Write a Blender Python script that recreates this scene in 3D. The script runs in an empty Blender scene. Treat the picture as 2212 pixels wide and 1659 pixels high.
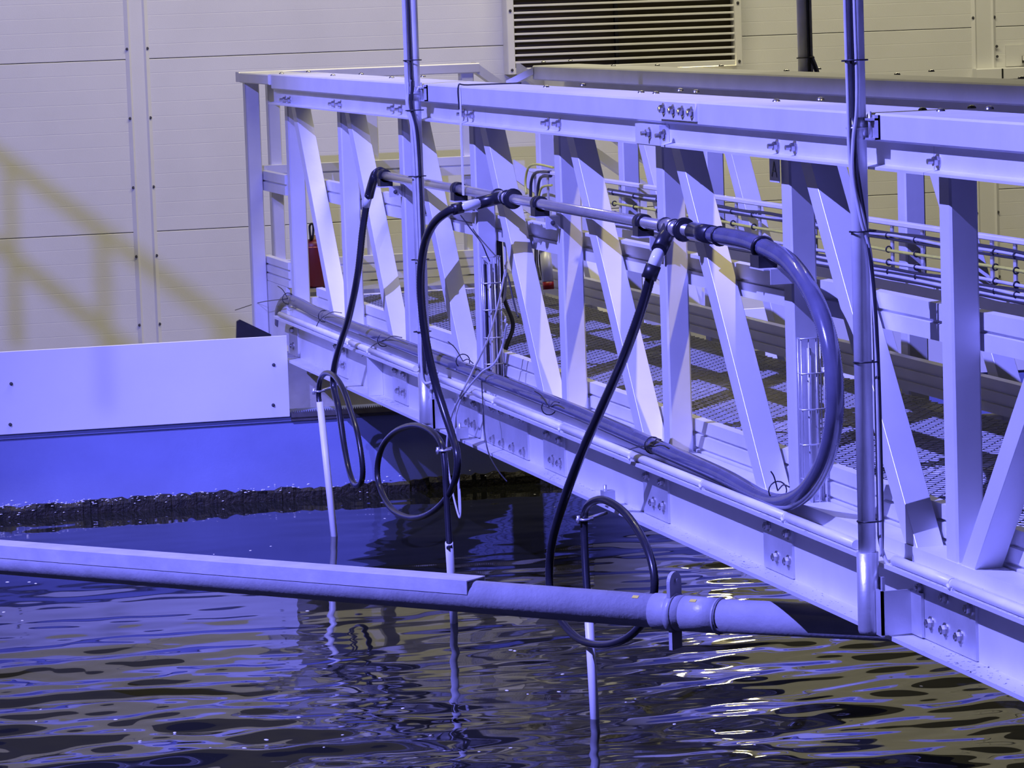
import bpy, bmesh, math, random
import numpy as np
from mathutils import Vector, Matrix
random.seed(7)
scene = bpy.context.scene
COL = scene.collection
# ---------------------------------------------------------------- camera
YAW, PITCH, ROLL, FPX, CAMZ = 0.2538, 0.1079, -0.0342, 7738.35, 4.238
CAM = Vector((0, 0, CAMZ))
FWD = Vector((math.sin(YAW)*math.cos(PITCH), math.cos(YAW)*math.cos(PITCH), -math.sin(PITCH)))
_r = Vector((math.cos(YAW), -math.sin(YAW), 0)); _u = _r.cross(FWD)
RGT = math.cos(ROLL)*_r + math.sin(ROLL)*_u
UPV = -math.sin(ROLL)*_r + math.cos(ROLL)*_u
cd = bpy.data.cameras.new('camera'); cam = bpy.data.objects.new('camera', cd); COL.objects.link(cam)
cd.sensor_width = 36; cd.lens = FPX/2212*36; cd.clip_end = 200
m = Matrix((RGT, UPV, -FWD)).transposed().to_4x4(); m.translation = CAM
cam.matrix_world = m
scene.camera = cam
def ray(x, y): return FWD + RGT*((x-1106)/FPX) - UPV*((y-829.5)/FPX)
def ax(x, y, X): d = ray(x, y); return CAM + d*(X/d.x)              # point at known X
def ay(x, y, Y): d = ray(x, y); return CAM + d*(Y/d.y)              # point at known Y
def az(x, y, Z): d = ray(x, y); return CAM + d*((Z-CAMZ)/d.z)       # point at known height
# ---------------------------------------------------------------- view, world, lights
vs = scene.view_settings
vs.view_transform = 'Standard'; vs.look = 'None'; vs.exposure = 0.0; vs.gamma = 1.0; vs.use_curve_mapping = False
w = bpy.data.worlds.new('hall_air'); scene.world = w; w.use_nodes = True
w.node_tree.nodes['Background'].inputs[0].default_value = (0.30, 0.30, 0.42, 1)
w.node_tree.nodes['Background'].inputs[1].default_value = 0.035
def spot(name, loc, target, color, power, size_deg, blend, radius):
    l = bpy.data.lights.new(name, 'SPOT'); l.color = color; l.energy = power
    l.spot_size = math.radians(size_deg); l.spot_blend = blend; l.shadow_soft_size = radius
    o = bpy.data.objects.new(name, l); COL.objects.link(o); o.location = loc
    o.rotation_euler = (Vector(target)-Vector(loc)).to_track_quat('-Z', 'Y').to_euler(); return o
def area(name, loc, target, color, power, sx, sy):
    l = bpy.data.lights.new(name, 'AREA'); l.shape = 'RECTANGLE'; l.size = sx; l.size_y = sy
    l.color = color; l.energy = power
    o = bpy.data.objects.new(name, l); COL.objects.link(o); o.location = loc
    o.rotation_euler = (Vector(target)-Vector(loc)).to_track_quat('-Z', 'Y').to_euler(); return o
BLUE = (0.21, 0.21, 1.0); WARM = (1.0, 0.91, 0.60)
spot('blue_hall_lamp', (-6, -6, 10.3), (2.4, 20.7, 3.0), BLUE, 14500, 15, 0.5, 0.05)
spot('blue_bridge_lamp', (-5.5, 8.0, 12.2), (3.3, 11.9, 2.6), BLUE, 23500, 48, 0.4, 0.05)
spot('blue_shield_fill', (12.0, 6.0, 8.0), (7.0, 17.5, 2.2), BLUE, 9000, 16, 0.5, 0.08)  # added fill without a known source, brightens the right-hand shield
spot('warm_walkway_lamp', (5.6, 2.0, 10.5), (3.55, 12.1, 3.1), (1.0, 0.84, 0.30), 2600, 9, 0.7, 0.10)
area('warm_ceiling_lamp', (5.8, 16.6, 10.0), (5.8, 20.7, 3.2), WARM, 570, 9, 0.8)
# ---------------------------------------------------------------- materials
MATS = {}
def mat(name, col, rough=0.5, metal=0.0, var=0.12, scale=6.0, bump=0.0, bscale=60.0, spec=None, trans=0.0, stretch=(1, 1, 1), coat=0.0):
    if name in MATS: return MATS[name]
    ma = bpy.data.materials.new(name); ma.use_nodes = True; nt = ma.node_tree; b = nt.nodes['Principled BSDF']
    b.inputs['Roughness'].default_value = rough; b.inputs['Metallic'].default_value = metal
    if spec is not None: b.inputs['Specular IOR Level'].default_value = spec
    if trans: b.inputs['Transmission Weight'].default_value = trans
    if coat: b.inputs['Coat Weight'].default_value = coat
    tc = nt.nodes.new('ShaderNodeTexCoord'); mp = nt.nodes.new('ShaderNodeMapping'); mp.inputs['Scale'].default_value = stretch
    nt.links.new(tc.outputs['Object'], mp.inputs['Vector'])
    n = nt.nodes.new('ShaderNodeTexNoise'); n.inputs['Scale'].default_value = scale; n.inputs['Detail'].default_value = 6
    nt.links.new(mp.outputs[0], n.inputs['Vector'])
    cr = nt.nodes.new('ShaderNodeValToRGB')
    cr.color_ramp.elements[0].position = 0.3; cr.color_ramp.elements[1].position = 0.7
    cr.color_ramp.elements[0].color = tuple(c*(1-var) for c in col)+(1,)
    cr.color_ramp.elements[1].color = tuple(min(1, c*(1+var*0.6)) for c in col)+(1,)
    nt.links.new(n.outputs['Fac'], cr.inputs[0]); nt.links.new(cr.outputs[0], b.inputs['Base Color'])
    if bump:
        n2 = nt.nodes.new('ShaderNodeTexNoise'); n2.inputs['Scale'].default_value = bscale; n2.inputs['Detail'].default_value = 4
        nt.links.new(mp.outputs[0], n2.inputs['Vector'])
        bp = nt.nodes.new('ShaderNodeBump'); bp.inputs['Strength'].default_value = bump; bp.inputs['Distance'].default_value = 0.01
        nt.links.new(n2.outputs['Fac'], bp.inputs['Height']); nt.links.new(bp.outputs[0], b.inputs['Normal'])
    MATS[name] = ma; return ma
def dirt_mat():
    ma = mat('speckled_aluminium', (0.74, 0.74, 0.76), 0.42, 0.3, 0.07, 5); nt = ma.node_tree; b = nt.nodes['Principled BSDF']
    src = b.inputs['Base Color'].links[0].from_socket
    tc = nt.nodes.new('ShaderNodeTexCoord'); n = nt.nodes.new('ShaderNodeTexNoise'); n.inputs['Scale'].default_value = 85; n.inputs['Detail'].default_value = 1
    n2 = nt.nodes.new('ShaderNodeTexNoise'); n2.inputs['Scale'].default_value = 2.2
    ge = nt.nodes.new('ShaderNodeNewGeometry'); sx = nt.nodes.new('ShaderNodeSeparateXYZ')
    def mth(op, a, b_): 
        q = nt.nodes.new('ShaderNodeMath'); q.operation = op
        for i_, v in enumerate((a, b_)):
            if isinstance(v, float): q.inputs[i_].default_value = v
            else: nt.links.new(v, q.inputs[i_])
        return q.outputs[0]
    nt.links.new(tc.outputs['Object'], n.inputs['Vector']); nt.links.new(tc.outputs['Object'], n2.inputs['Vector']); nt.links.new(ge.outputs['Normal'], sx.inputs[0])
    f = mth('GREATER_THAN', mth('ADD', n.outputs['Fac'], mth('MULTIPLY', n2.outputs['Fac'], 0.35)), 0.90)
    f = mth('MULTIPLY', f, mth('GREATER_THAN', sx.outputs[2], 0.9))
    mx = nt.nodes.new('ShaderNodeMix'); mx.data_type = 'RGBA'; nt.links.new(f, mx.inputs[0]); nt.links.new(src, mx.inputs[6]); mx.inputs[7].default_value = (0.04, 0.035, 0.03, 1)
    nt.links.new(mx.outputs[2], b.inputs['Base Color']); return ma
DIRTY = dirt_mat()
ALU = mat('mill_aluminium', (0.74, 0.74, 0.76), 0.5, 0.3, 0.07, 5, 0.05, 40)
STEEL = mat('brushed_steel_plate', (0.66, 0.66, 0.68), 0.35, 0.6, 0.12, 9, 0.05, 60)
CHROME = mat('polished_stainless', (0.95, 0.92, 0.84), 0.24, 0.8, 0.08, 12)
BOLT = mat('zinc_bolt', (0.45, 0.44, 0.43), 0.25, 0.9, 0.2, 30)
POLEM = mat('galvanised_pole', (0.80, 0.80, 0.82), 0.36, 0.12, 0.12, 8, 0.04, 50)
BLACK = mat('black_rubber', (0.018, 0.018, 0.024), 0.38, 0.0, 0.3, 20)
HOSE = mat('dark_blue_black_hose', (0.020, 0.020, 0.030), 0.3, 0.0, 0.2, 20, coat=0.3)
BIGH = mat('ribbed_blue_hose', (0.12, 0.12, 0.18), 0.22, 0.0, 0.15, 15, coat=0.7)
CLEAR = mat('clear_plastic_sleeve', (0.75, 0.76, 0.8), 0.12, 0.0, 0.05, 20)
PVCW = mat('white_plastic', (0.82, 0.82, 0.83), 0.4, 0.0, 0.06, 12)
PVCG = mat('grey_plastic_pipe', (0.38, 0.38, 0.41), 0.38, 0.0, 0.12, 14, 0.12, 70)
CABLEG = mat('grey_cable', (0.55, 0.55, 0.58), 0.45, 0.0, 0.1, 20)
CABLEB = mat('black_cable', (0.03, 0.03, 0.04), 0.35, 0.0, 0.2, 20)
CABLEY = mat('yellow_green_cable', (0.62, 0.62, 0.08), 0.4, 0.0, 0.15, 20)
WIRE = mat('zinc_wire', (0.75, 0.75, 0.78), 0.3, 0.6, 0.1, 30)
PANEL = mat('wall_panel_paint', (0.70, 0.70, 0.69), 0.55, 0.0, 0.05, 2.5, 0.06, 150)
DARK = mat('dark_void', (0.02, 0.02, 0.02), 0.8, 0.0, 0.2, 5)
SLAT = mat('white_slat', (0.80, 0.79, 0.76), 0.4, 0.1, 0.05, 8)
LOUVB = mat('brown_louvre_back', (0.10, 0.075, 0.035), 0.6, 0.0, 0.2, 4)
SHIELD = mat('white_shield_sheet', (0.80, 0.80, 0.82), 0.35, 0.0, 0.05, 2.0)
TANK = mat('painted_tank_wall', (0.24, 0.27, 0.50), 0.45, 0.0, 0.12, 3.0, 0.08, 80)
CONC = mat('weathered_concrete', (0.40, 0.39, 0.37), 0.7, 0.0, 0.25, 4.0, 0.2, 50)
ALGAE = mat('brown_green_algae', (0.022, 0.018, 0.008), 0.6, 0.0, 0.6, 25, 0.8, 60)
RED = mat('red_enamel', (0.35, 0.012, 0.012), 0.35, 0.0, 0.15, 6)
DKRED = mat('dark_red_paint', (0.13, 0.006, 0.008), 0.45, 0.0, 0.2, 6)
FOAM = mat('white_foam', (0.9, 0.9, 0.92), 0.5, 0.0, 0.05, 40)
STICK = mat('yellow_sticker', (0.75, 0.62, 0.1), 0.5, 0.0, 0.05, 40)
FLOORM = mat('concrete_floor', (0.35, 0.35, 0.34), 0.7, 0.0, 0.2, 3, 0.1, 30)
GRATE = mat('galvanised_grating', (0.34, 0.34, 0.34), 0.45, 0.4, 0.15, 20)
# ---------------------------------------------------------------- mesh helpers
class MB:
    def __init__(s): s.v = []; s.f = []; s.sm = []
    def add(s, vs, fs, smooth=False):
        o = len(s.v); s.v += [tuple(v) for v in vs]
        for f in fs: s.f.append(tuple(i+o for i in f)); s.sm.append(smooth)
        return s
    def box(s, a, b):
        (x0, y0, z0), (x1, y1, z1) = [min(p, q) for p, q in zip(a, b)], [max(p, q) for p, q in zip(a, b)]
        return s.add([(x0,y0,z0),(x1,y0,z0),(x1,y1,z0),(x0,y1,z0),(x0,y0,z1),(x1,y0,z1),(x1,y1,z1),(x0,y1,z1)],
                     [(0,3,2,1),(4,5,6,7),(0,1,5,4),(1,2,6,5),(2,3,7,6),(3,0,4,7)])
    def bbox(s, a, b, c=0.004, axis=1):
        """box with chamfered long edges, running along axis"""
        lo = [min(p, q) for p, q in zip(a, b)]; hi = [max(p, q) for p, q in zip(a, b)]
        i, j = [k for k in range(3) if k != axis]
        c = min(c, (hi[i]-lo[i])*.45, (hi[j]-lo[j])*.45)
        pts = [(lo[i]+c, lo[j]), (hi[i]-c, lo[j]), (hi[i], lo[j]+c), (hi[i], hi[j]-c), (hi[i]-c, hi[j]), (lo[i]+c, hi[j]), (lo[i], hi[j]-c), (lo[i], lo[j]+c)]
        return s.extrude(pts, axis, lo[axis], hi[axis])
    def extrude(s, pts, axis, a0, a1):
        i, j = [k for k in range(3) if k != axis]
        area2 = sum(p[0]*q[1]-q[0]*p[1] for p, q in zip(pts, pts[1:]+pts[:1]))
        flip = (area2 > 0) == (axis == 1)
        if flip: pts = pts[::-1]
        n = len(pts); vs = []
        for t in (a0, a1):
            for p in pts:
                v = [0, 0, 0]; v[axis] = t; v[i] = p[0]; v[j] = p[1]; vs.append(v)
        if a1 < a0: vs = vs[n:]+vs[:n]
        fs = [(k, (k+1) % n, n+(k+1) % n, n+k) for k in range(n)]
        fs += [tuple(range(n-1, -1, -1)), tuple(range(n, 2*n))]
        return s.add(vs, fs)
    def beam(s, p, q, wv, hv):
        """box from p to q whose section spans vectors wv, hv (full size)"""
        p, q, wv, hv = Vector(p), Vector(q), Vector(wv), Vector(hv)
        vs = []
        for c in (p, q):
            for a, b in ((-.5, -.5), (.5, -.5), (.5, .5), (-.5, .5)): vs.append(c+wv*a+hv*b)
        return s.add(vs, [(0,3,2,1),(4,5,6,7),(0,1,5,4),(1,2,6,5),(2,3,7,6),(3,0,4,7)])
    def tube(s, pts, r, n=10, cap=True, rfun=None):
        pts = [Vector(p) for p in pts]; m_ = len(pts); vs = []
        t0 = (pts[1]-pts[0]).normalized()
        u = t0.orthogonal().normalized(); prev = t0
        for k, p in enumerate(pts):
            t = (pts[min(k+1, m_-1)]-pts[max(k-1, 0)])
            t = t.normalized() if t.length > 1e-9 else prev
            u = (prev.rotation_difference(t) @ u); u = (u-t*u.dot(t)).normalized(); prev = t
            v = t.cross(u); rr = r*(rfun(k) if rfun else 1)
            for a in range(n):
                an = 2*math.pi*a/n; vs.append(p+u*(math.cos(an)*rr)+v*(math.sin(an)*rr))
        fs = [(k*n+a, k*n+(a+1) % n, (k+1)*n+(a+1) % n, (k+1)*n+a) for k in range(m_-1) for a in range(n)]
        s.add(vs, fs, True)
        if cap:
            o = len(s.v)-len(vs)
            s.f.append(tuple(o+a for a in range(n-1, -1, -1))); s.sm.append(False)
            s.f.append(tuple(o+(m_-1)*n+a for a in range(n))); s.sm.append(False)
        return s
    def cyl(s, p, q, r, n=14): return s.tube([p, q], r, n)
    def ring(s, c, axis, R, r, n=16, k=8):
        """torus, also used for ties and clamps"""
        axis = Vector(axis).normalized(); u = axis.orthogonal().normalized(); v = axis.cross(u); c = Vector(c)
        vs = []; fs = []
        for i in range(n):
            a = 2*math.pi*i/n; d = u*math.cos(a)+v*math.sin(a)
            for j in range(k):
                b = 2*math.pi*j/k; vs.append(c+d*(R+r*math.cos(b))+axis*(r*math.sin(b)))
        for i in range(n):
            for j in range(k):
                fs.append((i*k+j, ((i+1) % n)*k+j, ((i+1) % n)*k+(j+1) % k, i*k+(j+1) % k))
        return s.add(vs, fs, True)
    def mesh(s, name):
        me = bpy.data.meshes.new(name); me.from_pydata(s.v, [], s.f); me.polygons.foreach_set('use_smooth', s.sm); me.update(); return me
    def build(s, name, material, parent=None):
        me = s.mesh(name); me.materials.append(material)
        return link(bpy.data.objects.new(name, me), parent)
ORG = {}
def link(o, parent=None, loc=None):
    COL.objects.link(o)
    if loc is not None: o.location = loc
    ORG[o.name] = Vector(loc) if loc is not None else Vector((0, 0, 0))
    if parent is not None:
        o.parent = parent; o.matrix_parent_inverse = Matrix.Translation(-ORG[parent.name])
    return o
def inst(name, me, loc, parent): return link(bpy.data.objects.new(name, me), parent, loc)
def tag(o, label, cat, group=None, kind=None):
    o['label'] = label; o['category'] = cat
    if group: o['group'] = group
    if kind: o['kind'] = kind
    return o
def thing(name, label, cat, loc, group=None):
    o = bpy.data.objects.new(name, None); o.empty_display_size = 0.1; link(o, None, loc); return tag(o, label, cat, group)
def struct(o): o['kind'] = 'structure'; return o
def spline(pts, per=10):
    pts = [Vector(p) for p in pts]; P = [pts[0]*2-pts[1]]+pts+[pts[-1]*2-pts[-2]]; out = []
    for i in range(1, len(P)-2):
        a, b, c, d = P[i-1:i+3]
        for k in range(per):
            t = k/per
            out.append(0.5*((2*b)+(c-a)*t+(2*a-5*b+4*c-d)*t*t+(3*b-a-3*c+d)*t**3))
    out.append(pts[-1]); return out
def resample(pts, step):
    out = [pts[0]]; acc = 0.0
    for a, b in zip(pts, pts[1:]):
        L = (b-a).length; d = step-acc
        while d <= L: out.append(a.lerp(b, d/L)); d += step
        acc = (acc+L) % step
    out.append(pts[-1]); return out
def bolt_mesh(name, r, stub, axis):
    """washer, hex nut and threaded stub pointing along axis"""
    b = MB(); A = Vector(axis); u = A.orthogonal().normalized()
    b.tube([A*-0.001, A*0.003], r*1.45, 14); b.tube([A*0.003, A*(0.003+r*0.9)], r, 6)
    b.tube([A*(0.003+r*0.9), A*(0.003+r*0.9+stub)], r*0.55, 8)
    me = b.mesh(name); me.polygons.foreach_set('use_smooth', [False]*len(me.polygons)); me.materials.append(BOLT); return me
def dome_mesh(name, r):
    b = MB(); vs = [(0, 0, r*0.75)]; fs = []; n = 12
    for k in range(1, 4):
        a = math.pi/2*k/3
        for i in range(n): t = 2*math.pi*i/n; vs.append((r*math.sin(a)*math.cos(t), r*math.sin(a)*math.sin(t), r*0.75*math.cos(a)))
    for i in range(n): fs.append((0, 1+i, 1+(i+1) % n))
    for k in range(2):
        for i in range(n): fs.append((1+k*n+i, 1+(k+1)*n+i, 1+(k+1)*n+(i+1) % n, 1+k*n+(i+1) % n))
    b.add(vs, fs, True); me = b.mesh(name); me.materials.append(BOLT); return me
B_NUT = bolt_mesh('nut', 0.0135, 0.016, (-1, 0, 0))
B_BIG = bolt_mesh('bolt', 0.0135, 0.004, (-1, 0, 0))
B_DOME = dome_mesh('dome_bolt', 0.013)
B_SCREW = bolt_mesh('screw', 0.006, 0.002, (0, -1, 0))
B_SCREW.materials[0] = mat('dark_screw', (0.10, 0.10, 0.11), 0.4, 0.3)
def groove_profile(x_face, depth, z0, z1, bands, outward=-1):
    """extruded board with raised bands and recessed grooves on the face that looks along outward X"""
    g = 0.007; h = (z1-z0-g*(bands-1))/bands; pts = []; z = z0
    xb = x_face-outward*depth; xr = x_face-outward*0.010
    for k in range(bands):
        pts += [(x_face, z+0.002), (x_face, z+h-0.002)]; z += h
        if k < bands-1: pts += [(xr, z), (xr, z+g)]; z += g
    return pts+[(xb, z1), (xb, z0)]
# ================================================================ SETTING
YW = 20.7
back = MB().box((-6, YW+0.07, 0.9), (16, YW+0.2, 9.0)).build('wall_back', mat('upper_wall_painted_shade', (0.05, 0.05, 0.055), 0.6, 0.0, 0.1, 3)); struct(back)  # dark colour above the panels stands in for the unlit upper hall
def panel(x0, x1, z0, z1):
    g = 0.0018; n = 12; pts = []; dz = (z1-z0)/n
    pts.append((YW+0.004, z0+g)); pts.append((YW, z0+g+0.003))
    for k in range(1, n):
        z = z0+dz*k; pts += [(YW, z-0.003), (YW+0.0005, z-0.001), (YW+0.0005, z+0.001), (YW, z+0.003)]
    pts += [(YW, z1-g-0.003), (YW+0.004, z1-g), (YW+0.065, z1-g), (YW+0.065, z0+g)]
    MB().extrude(pts, 0, x0, x1).build('wall_panel', PANEL, back)
JX = [(3.147, 3.245), (8.385, 8.505)]
zs = [0.94+i*1.002 for i in range(5)]
for a, b in zip(zs, zs[1:]):
    for x0, x1 in ((-6, 3.165), (3.225, 8.405), (8.485, 16)): panel(x0, x1, a, b)
for x0, x1 in JX:
    pts = [(x0-0.02, YW-0.001), (x0, YW-0.012), (x0+0.012, YW-0.004), (x1-0.012, YW-0.004), (x1, YW-0.012), (x1+0.02, YW-0.001), (x1+0.02, YW+0.002), (x0-0.02, YW+0.002)]
    cs = MB().extrude(pts, 2, 0.95, 4.94).build('cover_strip', PANEL, back)
    for k in range(10):
        z = 1.2+0.401*k
        for x in (x0-0.01, x1+0.01): inst('screw', B_SCREW, (x, YW-0.006, z), cs)
struct(MB().box((-6, 18.25, 0.7), (16, YW+0.2, 0.9)).build('floor', FLOORM))
struct(MB().box((-8, -2, -0.2), (16, 18.25, 0.0)).build('floor_tank', FLOORM))
tr = struct(MB().bbox((8.365, YW-0.07, 3.62), (12.5, YW-0.004, 3.695), 0.006, 0).build('trim_1', PANEL))
MB().box((8.53, YW-0.074, 3.63), (8.54, YW-0.069, 3.69)).build('joint_strip', DARK, tr)
# tank wall: lower wall down into the water, recessed upper wall behind the overflow channel
WZ = 1.76; TY = 17.55
tank = struct(MB().box((-6, TY, 0.0), (16, TY+0.16, 2.20)).build('wall_tank', TANK))
MB().box((-6, 18.05, 0.0), (16, 18.25, 2.44)).build('upper_wall', CONC, tank)
MB().box((-6, TY+0.16, 0.0), (16, 18.05, 2.05)).build('channel_floor', CONC, tank)
MB().bbox((-6, TY-0.012, 2.155), (3.40, TY-0.0005, 2.20), 0.004, 0).build('coping', TANK, tank)
# toothed overflow weir, right of the shield
wv = MB(); x = 3.40; n = 150
for k in range(n):
    xa = x+k*0.011
    wv.extrude([(xa, 2.176), (xa+0.011, 2.176), (xa+0.011, 2.196), (xa+0.0055, 2.212), (xa, 2.196)], 1, TY-0.026, TY-0.018)
wv.box((3.40, TY-0.018, 2.158), (3.40+n*0.011, TY-0.001, 2.182))
o = wv.build('weir_teeth', mat('stained_steel', (0.13, 0.12, 0.12), 0.5, 0.3, 0.3, 15), tank); o['kind'] = 'stuff'
# algae band on the waterline with ragged top
al = MB(); x = -6.0
top = []
while x < 12:
    top.append((x, 1.822+random.uniform(-0.010, 0.010)+0.006*math.sin(x*3))); x += random.uniform(0.02, 0.05)
for (xa, za), (xb, zb) in zip(top, top[1:]):
    d0, d1 = random.uniform(0.004, 0.016), random.uniform(0.008, 0.022)
    al.add([(xa, TY-d0, za), (xb, TY-d0, zb), (xb, TY-d1, 1.80), (xa, TY-d1, 1.80), (xb, TY-0.012, 1.60), (xa, TY-0.012, 1.60), (xa, TY, za+.001), (xb, TY, zb+.001)],
           [(3, 2, 1, 0), (5, 4, 2, 3), (0, 1, 7, 6)])
o = al.build('algae_band', ALGAE, tank); o['kind'] = 'stuff'
fl = MB()
for k in range(420):
    xx = random.triangular(-1.5, 4.6, 2.0); zz = 1.826+random.gauss(0, 0.009) if random.random() < .85 else random.uniform(1.77, 1.826)
    s_ = random.uniform(0.001, 0.0042)
    fl.add([(xx-s_*2, TY-0.024, zz), (xx+s_*2, TY-0.024, zz+s_*.3), (xx+s_, TY-0.026, zz+s_), (xx-s_, TY-0.02, zz+s_*.8)], [(0, 1, 2, 3)])
o = fl.build('scum_flakes', FOAM, tank); o['kind'] = 'stuff'
# water ---------------------------------------------------------------
def water_mat():
    ma = bpy.data.materials.new('tank_water'); ma.use_nodes = True; nt = ma.node_tree; b = nt.nodes['Principled BSDF']
    b.inputs['Base Color'].default_value = (0.012, 0.013, 0.011, 1); b.inputs['Roughness'].default_value = 0.03; b.inputs['IOR'].default_value = 1.33
    return ma
def ripple(x, y):
    """surface height; calm by the far wall and under the walkway, choppy in the foreground"""
    rng = np.random.RandomState(3); h = np.zeros_like(x)
    for k in range(-6, 34):
        lam = 0.14*(1.06**k); ang = rng.normal(math.pi/2-0.06, 0.24); ph = rng.uniform(0, 6.28)
        kx, ky = math.cos(ang)*2*math.pi/lam, math.sin(ang)*2*math.pi/lam
        wob = 0.35*np.sin(x*rng.uniform(1, 5)+rng.uniform(0, 6))+0.35*np.sin(y*rng.uniform(1, 4)+rng.uniform(0, 6))
        amp = lam*0.0055*min(1, lam/0.22)*(1 if lam < 0.45 else (0.45/lam)**1.2)
        h += amp*np.sin(kx*x+ky*y+ph+2.2*wob)*(0.6+0.4*np.sin(x*rng.uniform(.6, 2.2)+y*rng.uniform(.3, 1.2)+rng.uniform(0, 6)))
    calm = np.clip(np.maximum((15.0-y)/2.6, (x/y-0.275)*14), 0.14, 1.1)
    left = 1+0.75*np.clip((2.75-x)/0.5, 0, 1)*np.clip((14.6-y)/1.2, 0, 1)
    mid = 1-0.78*np.exp(-((x-(3.05+(12-y)*0.02))/0.42)**2)
    return h*calm*mid*left
wb = MB(); me = bpy.data.meshes.new('water')
nx, ny = 600, 640
xs = np.concatenate([np.linspace(-8, -1.0, 30), np.linspace(-0.98, 7.0, nx), np.linspace(7.05, 14, 30)])
ys = np.concatenate([np.linspace(-2, 9.2, 40), np.linspace(9.22, TY-0.002, ny)])
gx, gy = np.meshgrid(xs, ys); gz = WZ+ripple(gx, gy)
gz = np.where((gx < -0.98) | (gx > 7.0) | (gy < 9.22), WZ, gz)
co = np.stack([gx, gy, gz], -1).reshape(-1, 3); W_, H_ = len(xs), len(ys)
i = np.arange(W_*(H_-1)).reshape(H_-1, W_)[:, :-1].reshape(-1)
quads = np.stack([i, i+1, i+1+W_, i+W_], -1)
me.vertices.add(len(co)); me.vertices.foreach_set('co', co.reshape(-1).astype(np.float32))
me.loops.add(quads.size); me.loops.foreach_set('vertex_index', quads.reshape(-1).astype(np.int32))
me.polygons.add(len(quads)); me.polygons.foreach_set('loop_start', np.arange(0, quads.size, 4, dtype=np.int32))
me.polygons.foreach_set('use_smooth', np.ones(len(quads), dtype=bool))
me.update(calc_edges=True); me.validate(); me.materials.append(water_mat())
water = link(bpy.data.objects.new('water', me)); tag(water, 'dark rippling water filling the tank under the walkway', 'water', kind='stuff')
# ================================================================ WALKWAY BRIDGE
XO = 3.40                     # outer edge of rail and flange
YE = 3.6                      # near end, outside the frame
bridge = thing('walkway_bridge', 'aluminium lattice truss walkway bridge with mesh deck crossing the water', 'bridge', (4.12, 10.0, 2.45))
posts = [17.846-1.27926*i for i in range(12)]
PX0, PX1 = 3.49, 3.57
def rail(x0, x1, ya, yb):
    return MB().bbox((x0, yb, 3.814), (x1, ya, 3.89), 0.006, 1).build('top_rail', ALU, bridge)
yj = ax(1886, 250, XO).y
r1 = rail(XO, XO+0.24, 17.70, yj+0.002); r2 = rail(XO, XO+0.24, yj-0.002, YE)
for px, py in ((719, 161), (780, 158), (846, 166), (914, 163), (608, 157), (666, 153), (1180, 186), (1259, 182), (1385, 198), (1417, 200), (1469, 193), (1503, 196), (1677, 217), (1772, 213)):
    inst('dome_bolt', B_DOME, az(px, py+3, 3.889), r1)
for px, py in ((1993, 236), (2032, 238), (2099, 231), (2137, 233)): inst('dome_bolt', B_DOME, az(px, py+3, 3.889), r2)
# splice plate on rail with four hex bolts
def plate(name, p0, p1, x, th, parent, m_=ALU):
    a, b = ax(*p0, x), ax(*p1, x)
    return MB().bbox((x-th, a.y, max(a.z, b.z)), (x, b.y, min(a.z, b.z)), 0.003, 0).build(name, m_, parent)
a = ax(1428, 214, XO); b = ax(1507, 258, XO)
sp = MB().box((XO-0.008, a.y, 3.828), (XO-0.0002, b.y, 3.884)).build('splice_plate', ALU, bridge)
for px, py in ((1434, 235), (1455, 238), (1475, 241), (1495, 243)):
    p = ax(px, py, XO-0.008); inst('bolt', B_BIG, p, sp)
# upper chord: recessed web and lower lip
cuts = [17.80, ax(955, 240, XO).y, ax(1033, 250, XO).y, ax(1418, 290, XO).y, ax(1995, 360, XO).y, YE]
for ya, yb in zip(cuts, cuts[1:]):
    MB().extrude([(XO, 3.737), (XO, 3.744), (XO+0.030, 3.750), (XO+0.030, 3.813), (XO+0.085, 3.813), (XO+0.085, 3.806), (XO+0.038, 3.806), (XO+0.038, 3.745), (XO+0.085, 3.745), (XO+0.085, 3.737)],
                 1, yb+0.0015, ya-0.0015).build('upper_chord', ALU, bridge)
ch = [o for o in bridge.children if o.name.startswith('upper_chord')]
for px, py in ((617, 215), (627, 216), (723, 224), (737, 225), (851, 234), (868, 236), (1003, 246), (1023, 249), (1186, 265), (1210, 267), (1680, 315), (1718, 318), (2027, 348)):
    p = ax(px, py, XO+0.030); k = max(i for i, c in enumerate(cuts[:-1]) if p.y <= c or i == 0)
    inst('nut', B_NUT, p, ch[k])
a = ax(1393, 263, XO+0.03); b = ax(1447, 306, XO+0.03)
sp = MB().box((XO-0.004, a.y, 3.740), (XO+0.029, b.y, 3.806)).build('splice_plate', ALU, bridge)
for px, py in ((1404, 287), (1435, 292)): inst('nut', B_NUT, ax(px, py, XO-0.004), sp)
def tube_post(x0, x1, ya, z0, z1, parent=bridge):
    return MB().bbox((x0, ya-0.08, z0), (x1, ya, z1), 0.006, 2).build('post', ALU, parent)
def diagonal(x0, x1, yt, yb, zt=3.77, zb=2.70, parent=bridge, wd=0.094):
    """sheared square tube; left edge at yt on top and yb at the foot"""
    c = 0.0012; vs = []
    for y, z in ((yb, zb), (yt, zt)):
        for X, dy in ((x0+c, 0), (x0, -c), (x0, -wd+c), (x0+c, -wd), (x1-c, -wd), (x1, -wd+c), (x1, -c), (x1-c, 0)): vs.append((X, y+dy, z))
    fs = [(k, (k+1) % 8, 8+(k+1) % 8, 8+k) for k in range(8)]+[tuple(range(7, -1, -1)), tuple(range(8, 16))]
    return MB().add(vs, fs).build('diagonal', ALU, parent)
SL = 0.7735
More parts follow.
